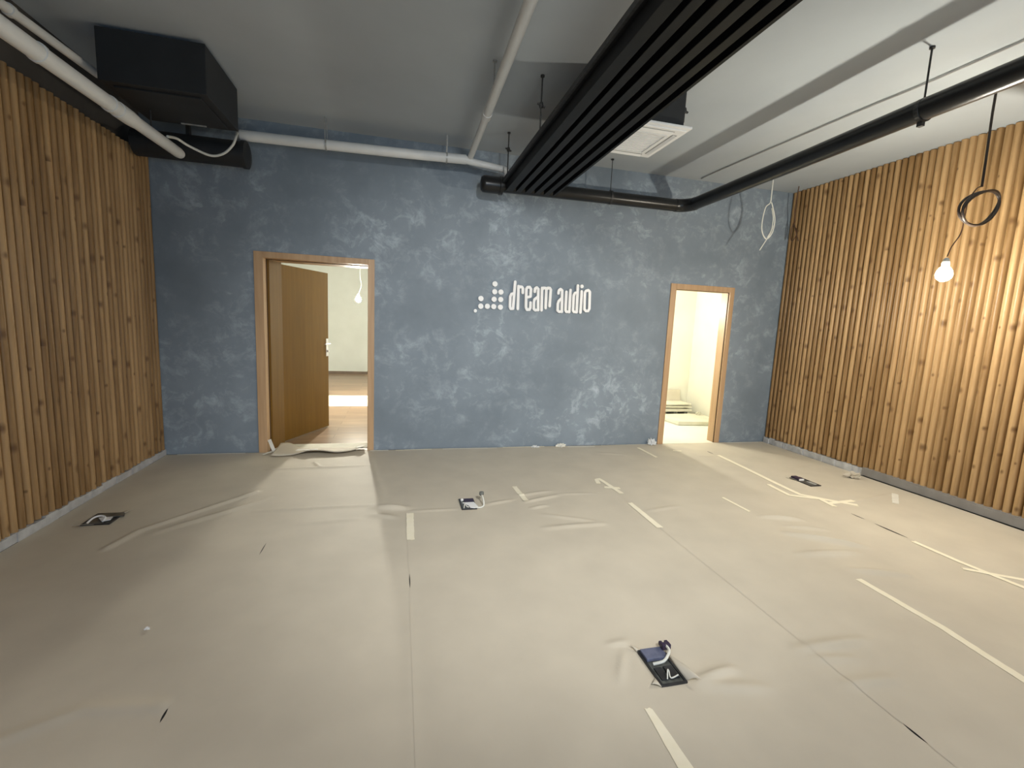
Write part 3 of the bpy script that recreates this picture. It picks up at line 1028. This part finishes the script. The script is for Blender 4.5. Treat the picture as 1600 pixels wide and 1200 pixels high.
# ================================================================ UNDER THE CEILING
# ---- black slatted ceiling raft
rf = thing('slatted_ceiling_raft', 'long black slatted ceiling raft hanging above the sign', 'ceiling raft', (0.9, -3.0, 3.0))
ZB, ZT, YE, YF = 2.85, 2.952, -0.40, -7.6
MB().box(0.605, 1.175, YF, YE, ZT - .02, ZT).build('top_panel', M_black, rf)
for k, (a, b) in enumerate([(0.625, 0.700), (0.734, 0.788), (0.834, 0.894), (0.936, 0.992), (1.038, 1.090)]):
    MB().box(a, b, YF, YE, ZB, ZT - .02).build('slat', M_black, rf, bevel=0.003)
MB().box(1.140, 1.160, YF, YE, ZB + .004, ZT - .02).build('edge_lip', M_black, rf)
MB().box(0.588, 0.606, YF, YE, ZT - .02, ZT + .012).build('edge_lip', M_rod, rf)


def rod(parent, x, y, z0, z1, mat=M_rod, nut=None, r=0.006):
    mb = MB().tube([(x, y, z0), (x, y, z1)], r, 8)
    mb.lathe((x, y, z1 - 0.012), [(0.016, 0), (0.016, 0.012)], 12)
    if nut:
        mb.lathe((x, y, nut - 0.02), [(0.012, 0), (0.016, .008), (0.016, .028), (0.012, .04)], 8)
        mb.bar((x - .03, y, nut + .01), (x + .03, y, nut - .012), .012, .012)
    return mb.build('suspension_rod', mat, parent)


rod(rf, 0.597, -1.673, 2.95, H, nut=3.14)
rod(rf, 0.597, -0.577, 2.95, H, nut=3.19)
rod(rf, 1.168, -0.577, 2.95, H, nut=3.19)
rod(rf, 0.597, -3.6, 2.95, H, nut=3.16)
rod(rf, 1.168, -2.9, 2.95, H, nut=3.16)

# ---- black pipe: along the back wall then forward along the room
bp = thing('black_ventilation_pipe', 'thick black pipe along the back wall turning forward over the right side', 'pipe', (2.84, -0.28, 2.94))
PR = 0.068
PZ, PY, PX = 2.940, -0.285, 2.835
run = [(0.50, PY, PZ - .012), (1.6, PY, PZ - .004)] + arc((1.6, PY, PZ), (PX, PY, PZ), (PX, -2, PZ), 0.16, 10) + [(PX, -1.5, 2.955), (PX, -2.8, 2.975), (PX, -8.0, 3.0)]
MB().tube(run[:2] + run[2:3], PR, 24).build('back_run', M_pipe_black, bp, smooth=True)
MB().tube(run[2:13], PR * 1.06, 24).build('elbow', M_pipe_black, bp, smooth=True)
MB().tube(run[12:], PR, 24).build('front_run', M_pipe_black, bp, smooth=True)
MB().lathe((0.375, PY, PZ - .014), [(0.03, 0), (.066, .008), (.083, .03), (.086, .06), (.086, .20), (.094, .205), (.094, .235), (.082, .24)], 24, 'X').build('end_cap', M_pipe_black, bp, smooth=True)
for yk in (-2.79, -4.6):
    zc = 2.94 + (-yk - .3) * 0.0125
    cl = MB().lathe((PX, yk - .02, zc), [(PR + .001, 0), (PR + .005, .002), (PR + .005, .028), (PR + .001, .03)], 24, 'Y')
    cl.box(PX - .014, PX + .014, yk - .016, yk + .016, zc - PR - .03, zc - PR)
    cl.build('pipe_clamp', M_rod, bp)
    if True:
        rod(bp, PX, yk, zc + PR, H, nut=None)
rod(bp, 1.85, PY, PZ + PR, H, r=.004)
cl = MB().lathe((1.835, PY, PZ), [(PR + .002, 0), (PR + .006, .002), (PR + .006, .028), (PR + .002, .03)], 24, 'X').build('pipe_clamp', M_rod, bp)

# ---- cassette air conditioner, half hidden by the raft
ac = thing('cassette_air_conditioner', 'white ceiling cassette air conditioner half hidden by the black raft', 'air conditioner', (1.36, -1.70, 3.0))
ax0, ax1, ay0, ay1, az = 1.04, 1.672, -2.03, -1.40, 2.970
MB().box(ax0 + .04, ax1 - .05, ay0 + .04, ay1 - .04, az + .03, H - .055).build('housing', M_black_sheet, ac, bevel=0.004)
pn = MB()
pn.prism([(ax0, ay0), (ax1, ay0), (ax1, ay1), (ax0, ay1)], az + .012, az + .03)
pn.box(ax0 + .03, ax1 - .03, ay0 + .03, ay1 - .03, az, az + .012)
acp = pn.build('panel', M_ac_white, ac, bevel=0.004)
gx0, gx1, gy0, gy1 = ax0 + .14, ax1 - .14, ay0 + .14, ay1 - .14
gr = MB()
for k in range(14):
    yk = gy0 + (gy1 - gy0) * (k + .5) / 14
    gr.box(gx0, gx1, yk - .005, yk + .005, az - .006, az + .002)
ring(gr, gx0 - .012, gx1 + .012, gy0 - .012, gy1 + .012, .012, az - .008, az + .002)
gr.build('intake_grille', M_ac_white, acp)
for (a, b, c_, d) in ((ax1 - .095, ax1 - .055, ay0 + .11, ay1 - .11), (ax0 + .055, ax0 + .095, ay0 + .11, ay1 - .11),
                      (ax0 + .11, ax1 - .11, ay0 + .055, ay0 + .095), (ax0 + .11, ax1 - .11, ay1 - .095, ay1 - .055)):
    MB().box(a, b, c_, d, az - .002, az + .004).build('air_slot', M_ac_slot, acp)
    if b - a < d - c_:
        MB().bar(((a + b) / 2, c_ + .005, az - .006), ((a + b) / 2, d - .005, az - .006), .028, .004, up=(0.3, 0, 1)).build('louvre', M_ac_white, acp)
    else:
        MB().bar((a + .005, (c_ + d) / 2, az - .006), (b - .005, (c_ + d) / 2, az - .006), .028, .004, up=(0, 0.3, 1)).build('louvre', M_ac_white, acp)
for yk in (-1.90, -1.55):
    MB().bar((ax1 - .06, yk, 3.155), (ax1 + .015, yk, 3.155), .03, .004).build('bracket', M_rod, ac)
    rod(ac, ax1 + .002, yk, 3.08, H, nut=3.165)

# ---- black ventilation unit in the upper left
vu = thing('ventilation_unit', 'matt black box ventilation unit under the ceiling in the upper left', 'ventilation unit', (-2.09, -1.0, 3.0))
vx0, vx1, vy0, vy1, vz0, vz1 = -2.415, -1.765, -1.35, -0.69, 2.992, 3.325
MB().box(vx0, vx1, vy0, vy1, vz0, vz1).build('casing', M_black_sheet, vu, bevel=0.004)
u_ = MB().box(vx0 + .06, vx1 - .06, vy0 + .06, vy1 - .06, vz0 - .012, vz0)
u_.build('service_hatch', M_black_sheet, vu, bevel=0.003)
MB().bar((-2.16, -0.76, vz0 - .016), (-1.98, -0.76, vz0 - .016), .012, .008).build('edge_highlight', M_rod_light, vu)  # pale bar stands in for the light reflected along the unit's edge
for xk, yk in ((vx0 + .1, vy0 + .15), (vx1 - .1, vy0 + .15), (vx0 + .1, vy1 - .15), (vx1 - .1, vy1 - .15)):
    MB().box(xk - .02, xk + .02, yk - .02, yk + .02, vz1, H).build('mounting_foot', M_rod, vu)

# ---- round black duct from the unit along the wall
du = thing('black_round_duct', 'short thick black round duct under the ventilation unit at the back wall', 'duct', (-2.2, -0.31, 2.95))
MB().lathe((-2.70, -0.30, 2.925), [(.112, 0), (.112, .85), (.121, .852), (.121, .888), (.105, .895), (.02, .90)], 28, 'X').build('duct_tube', M_black_sheet, du, smooth=True)
MB().box(-2.3, -2.27, -.32, -.28, 3.03, H).build('strap', M_rod, du)

# ---- white pipe along the back wall
wp = thing('white_drain_pipe', 'white pipe running along the top of the back wall with a down elbow', 'pipe', (-0.6, -0.28, 3.12))
wy = -0.285
ptsw = [(-1.87, wy, 3.098), (-1.3, wy, 3.106), (-0.4, wy, 3.124), (0.22, wy, 3.142)]
MB().tube(ptsw, 0.046, 18).build('pipe_run', M_white_pipe, wp, smooth=True)
e2 = [(0.20, wy, 3.142), (0.30, wy, 3.125)] + arc((0.3, wy, 3.122), (0.655, wy, 3.09), (0.665, wy, 2.98), 0.05, 8) + [(0.665, wy, 3.01)]
MB().tube(e2, [.040, .034] + [.033] * 9 + [.028], 16).build('down_elbow', M_white_pipe, wp, smooth=True)
MB().tube([(-1.90, wy, 3.097), (-1.76, wy, 3.099)], 0.044, 18).build('collar', M_grey_pipe, wp, smooth=True)
for xk, zk in ((-1.13, 3.108), (0.02, 3.134)):
    h_ = MB().lathe((xk - .008, wy, zk), [(.047, 0), (.052, .001), (.052, .015), (.047, .016)], 18, 'X')
    h_.tube([(xk - .006, wy - .03, zk + .035), (xk - .006, wy - .03, H)], .004, 6)
    h_.tube([(xk + .006, wy + .02, zk + .04), (xk + .006, wy + .0, H)], .004, 6)
    h_.build('pipe_hanger', M_rod_light, wp)

# ---- white conduit along the ceiling
wc = thing('white_ceiling_conduit', 'white conduit crossing the ceiling towards the middle of the back wall', 'pipe', (0.26, -2.0, 3.2))
MB().tube([(0.262, -0.27, 3.165), (0.255, -1.25, 3.19)], 0.030, 16).build('conduit_run', M_white_pipe, wc, smooth=True)
MB().tube([(0.255, -1.24, 3.19), (0.235, -2.6, 3.205), (0.22, -7.6, 3.22)], 0.036, 16).build('conduit_run', M_white_pipe, wc, smooth=True)
MB().tube([(0.255, -1.20, 3.19), (0.2545, -1.29, 3.191)], 0.040, 16).build('collar', M_white_pipe, wc, smooth=True)
rod(wc, 0.215, -1.75, 3.19, H, M_rod_light, r=.005)

# ---- two white pipes on the left wall
lp = thing('white_wall_pipe', 'thick white pipe along the top of the left battens under the black unit', 'pipe', (-2.29, -2.0, 2.8))
PXL = -2.29
MB().tube([(PXL, -7.8, 2.735), (PXL, -2.2, 2.790), (PXL, -1.25, 2.806)], 0.047, 20).build('pipe_run', M_white_pipe, lp, smooth=True)
MB().tube([(PXL, -1.40, 2.803), (PXL, -1.25, 2.806), (PXL, -1.17, 2.807)], [.053, .053, .046], 20).build('socket_joint', M_white_pipe, lp, smooth=True)
MB().tube([(PXL, -1.20, 2.807), (PXL, -0.52, 2.818), (PXL, -0.475, 2.819), (PXL, -0.45, 2.819)], [.044, .044, .038, .020], 20).build('pipe_end', M_white_pipe, lp, smooth=True)
for yk, zk in ((-1.48, 2.802), (-2.10, 2.792)):
    MB().lathe((PXL, yk - .012, zk), [(.048, 0), (.053, .001), (.053, .024), (.048, .025)], 20, 'Y').build('pipe_clip', M_white_pipe, lp)

MB().tube([(PXL, -0.95, 2.85), (PXL, -0.95, 2.985)], .006, 8).build('hanger_rod', M_rod, lp)
MB().tube([(PXL, -3.2, 2.82), (PXL, -3.2, H)], .006, 8).build('hanger_rod', M_rod, lp)
lp2 = thing('white_wall_conduit', 'thinner white conduit above the thick pipe on the left wall', 'pipe', (-2.53, -2.0, 3.08))
MB().tube([(-2.53, -7.8, 2.86), (-2.53, -1.945, 3.074), (-2.53, -1.12, 3.114)], 0.027, 16).build('conduit_run', M_white_pipe, lp2, smooth=True)
MB().lathe((-2.53, -1.90, 3.076), [(.028, 0), (.034, .001), (.034, .03), (.028, .031)], 16, 'Y').build('pipe_clip', M_white_pipe, lp2)
MB().box(-2.77, -2.55, -1.90, -1.87, 3.07, 3.085).build('pipe_clip', M_rod, lp2)

# ---- flexible white hose between them
hs = spline([(-2.245, -0.80, 2.85), (-2.235, -0.66, 2.885), (-2.19, -0.55, 2.870), (-2.06, -0.475, 2.836), (-1.96, -0.46, 2.868), (-1.885, -0.455, 2.95), (-1.86, -0.44, 3.03), (-1.875, -0.35, 3.09)], 8)
tag(MB().tube(hs, .0105, 10).build('flexible_hose', M_cable_white, smooth=True), 'thin white flexible hose sagging under the black ventilation unit', 'hose')

# ---- cables on and from the ceiling
tag(MB().tube(spline([(3.118, -0.10, H - .012), (3.12, -0.483, H - .012), (3.20, -2.035, H - .012), (3.25, -3.005, H - .012), (3.30, -7.5, H - .012)], 4), .007, 8)
    .build('ceiling_cable', M_grey_pipe, smooth=True), 'thin grey cable clipped to the ceiling beside the black pipe', 'cable')
wlp = spline([(3.66, -0.65, H), (3.661, -0.65, 3.10), (3.655, -0.65, 2.985), (3.61, -0.64, 2.93), (3.585, -0.64, 2.78), (3.60, -0.64, 2.66), (3.66, -0.65, 2.585), (3.72, -0.66, 2.66), (3.735, -0.66, 2.80), (3.69, -0.66, 2.93), (3.665, -0.655, 2.99)], 8)
wt = thing('white_cable_loop', 'white coiled cable hanging from the ceiling in front of the far right corner', 'cable', (3.66, -0.65, 3.0))
MB().tube(wlp, .0062, 8).build('cord', M_cable_white, wt, smooth=True)
MB().tube(spline([(3.725, -0.652, 2.74), (3.70, -0.65, 2.64), (3.66, -0.65, 2.575), (3.585, -0.65, 2.453)], 8), .0055, 8).build('cord_tail', M_cable_white, wt, smooth=True)
MB().tube(spline([(3.69, -0.645, 2.93), (3.725, -0.645, 2.82), (3.715, -0.645, 2.69), (3.67, -0.645, 2.60)], 8), .0055, 8).build('cord', M_cable_white, wt, smooth=True)
bc = spline([(4.40, -0.26, H), (4.42, -0.22, 3.1), (4.45, -0.21, 2.95), (4.47, -0.17, 2.90), (4.46, -0.24, 2.84), (4.44, -0.27, 2.76), (4.45, -0.20, 2.70), (4.46, -0.16, 2.80), (4.45, -0.20, 2.90), (4.44, -0.31, 2.68)], 8)
tag(MB().tube(bc, .006, 8).build('hanging_cable', M_cable_brown, smooth=True), 'small brown cable tangle hanging in the corner against the right battens', 'cable')

# ================================================================ BULBS
def bulb(parent, c, r, mat, tilt=(0, 0)):
    MB().lathe(c, [(0.002, -r), (r * .5, -r * .87), (r * .87, -r * .5), (r, 0), (r * .87, r * .5), (r * .62, r * .92), (r * .45, r * 1.1)], 24).build('bulb_glass', mat, parent, smooth=True, angle=80)
    MB().lathe((c[0], c[1], c[2] + r * 1.1), [(r * .46, 0), (r * .46, .03), (r * .36, .055), (r * .16, .065)], 16).build('lamp_holder', M_cable_white, parent, smooth=True)


HY = -2.653
hb = thing('hanging_bulb', 'lit bare bulb hanging on a coiled black cord before the right battens', 'lamp', (3.455, HY, 1.990))
bulb(hb, (3.455, HY, 1.990), 0.05, M_bulb)
MB().tube([(3.660, HY, H), (3.660, HY, 3.13), (3.674, HY, 2.82), (3.680, HY, 2.63)], .008, 8).build('cord', M_cable_black, hb, smooth=True)
coil = []
for k in range(75):
    a = 2 * math.pi * k / 32 + 1.4
    w_ = 0.006 * math.sin(3 * a)
    coil.append((3.698 + (0.198 + w_) * math.cos(a) + .012 * (k / 75), HY + 0.02 * math.sin(a * .7 + k * .1), 2.487 + (0.118 + w_) * math.sin(a) + 0.30 * (0.198 * math.cos(a))))
MB().tube(coil, .009, 8).build('cord_coil', M_cable_black, hb, smooth=True)
MB().tube(spline([(3.680, HY, 2.635), (3.63, HY, 2.61), (3.572, HY, 2.52), (3.562, HY, 2.40), (3.551, HY, 2.29), (3.487, HY, 2.195), (3.458, HY, 2.12)], 6), (.004), 8).build('cord', M_cable_brown, hb, smooth=True)
MB().lathe((3.660, HY, H - .03), [(.03, 0), (.04, .01), (.04, .03)], 16).build('ceiling_rose', M_rod, hb, smooth=True)

hb2 = thing('hanging_bulb', 'lit bulb hanging in the room seen through the left doorway', 'lamp', (-1.118, 3.12, 1.779))
bulb(hb2, (-1.118, 3.12, 1.779), 0.045, M_bulb_far)
MB().tube(spline([(-1.09, 3.12, FH), (-1.09, 3.12, 2.2), (-1.07, 3.12, 2.02), (-1.118, 3.12, 1.88)], 6), .005, 8).build('cord', M_cable_white, hb2, smooth=True)
hb3 = thing('hanging_bulb', 'lit bulb hanging in the small cream room behind the right doorway', 'lamp', (3.0, 1.2, 1.85))
bulb(hb3, (3.0, 1.2, 1.85), 0.06, M_bulb_closet)
MB().tube([(3.0, 1.2, 1.97), (3.0, 1.2, CH)], .005, 8).build('cord', M_cable_white, hb3, smooth=True)

# bodies for the added, unseen fill lamps above and behind the photographer
t = thing('added_pendant_lamp', 'added unseen round black pendant lamp left of the photographer', 'lamp', (-1.3, -4.95, H))
MB().lathe((-1.3, -4.95, 2.49), [(.20, 0), (.21, .005), (.21, .06), (.15, .064)], 28).build('lamp_shade', M_black, t, smooth=True)
MB().tube([(-1.3, -4.95, 2.55), (-1.3, -4.95, H)], .006, 8).build('cord', M_cable_black, t, smooth=True)
t = thing('added_spotlight', 'added unseen black spotlight on the ceiling behind the photographer', 'lamp', (0.3, -6.05, H))
t2 = thing('added_ceiling_lamp', 'added unseen round ceiling lamp behind the photographer on the right', 'lamp', (2.0, -5.4, H))
MB().lathe((2.0, -5.4, 3.285), [(.20, 0), (.21, .005), (.21, .06), (.15, .064)], 28).build('lamp_body', M_black, t2, smooth=True)
MB().tube([(0.29, -6.10, 2.95), (0.28, -6.35, 3.05)], .075, 20).build('lamp_head', M_black, t, smooth=True)
MB().tube([(0.285, -6.22, 3.05), (0.285, -6.22, H)], .012, 10).build('stem', M_black, t, smooth=True)

# ================================================================ THINGS IN THE OTHER ROOMS
tag(MB().box(-3.3, 0.2, 2.66, 3.75, 0.001, 0.005).build('paper_runner', M_board), 'pale paper runner lying across the wooden floor of the left room', 'floor paper')
tag(MB().prism([(-1.75, 0.10), (-0.77, 0.10), (-0.77, 0.30), (-1.70, 0.30)], 0.001, 0.006).build('threshold_strip', M_board), 'pale strip of floor covering just inside the left doorway', 'floor paper')

def slab(x0, x1, y0, y1, z0, z1, mat, name, label, cat, rot=0.0, group=None):
    cx, cy = (x0 + x1) / 2, (y0 + y1) / 2
    o = MB().box(x0 - cx, x1 - cx, y0 - cy, y1 - cy, 0, z1 - z0).build(name, mat, bevel=0.004)
    o.location = (cx, cy, z0)
    o.rotation_euler = (0, 0, rot)
    return tag(o, label, cat, group)


o = MB().prism([(3.90, 1.03), (4.43, 0.98), (4.69, 1.21), (4.74, 1.62), (4.60, 1.66), (3.85, 1.62)], 0.006, 0.065).build('plasterboard_sheet', M_board, bevel=0.004)
tag(o, 'white plasterboard sheet lying flat on the floor of the cream room', 'board')
slab(3.70, 4.62, 1.72, 2.06, 0.085, 0.125, M_board, 'plasterboard_offcut', 'lowest white board of the stack in the cream room', 'board', 0.01, 'stacked boards in the cream room')
slab(3.66, 4.63, 1.74, 2.05, 0.148, 0.185, M_board, 'plasterboard_offcut', 'middle white board of the stack in the cream room', 'board', -0.01, 'stacked boards in the cream room')
slab(3.68, 4.60, 1.72, 2.04, 0.200, 0.225, M_board, 'plasterboard_offcut', 'topmost white board of the stack in the cream room', 'board', 0.015, 'stacked boards in the cream room')
for k, (xa, xb, za, zb_, m_, lb) in enumerate([(3.80, 3.90, 0.0, 0.085, M_cable_grey, 'left dark block carrying the stacked boards in the cream room'), (4.30, 4.36, 0.0, 0.085, M_cable_grey, 'middle dark block carrying the stacked boards in the cream room'),
                                           (4.52, 4.58, 0.0, 0.085, M_cable_grey, 'right dark block carrying the stacked boards in the cream room'), (3.85, 4.50, 0.125, 0.148, M_card, 'brown batten between the lower stacked boards'), (3.9, 4.56, 0.185, 0.20, M_card, 'brown batten between the upper stacked boards')]):
    slab(xa, xb, 1.78, 2.0, za, zb_, m_, 'wooden_block', lb, 'block')
lc = MB().bar((4.43, 2.055, 0.225), (4.43, 2.095, 0.42), .33, .012, up=(0, 1, 0)).build('cardboard_sheet', M_card)
tag(lc, 'grey cardboard sheet leaning on the wall above the stacked boards', 'cardboard')
crumple('crumpled_paper', (4.64, 1.55, 0.066), .07, .06, .045, M_board, 'crumpled white paper on the flat plasterboard sheet', 'paper', 21)
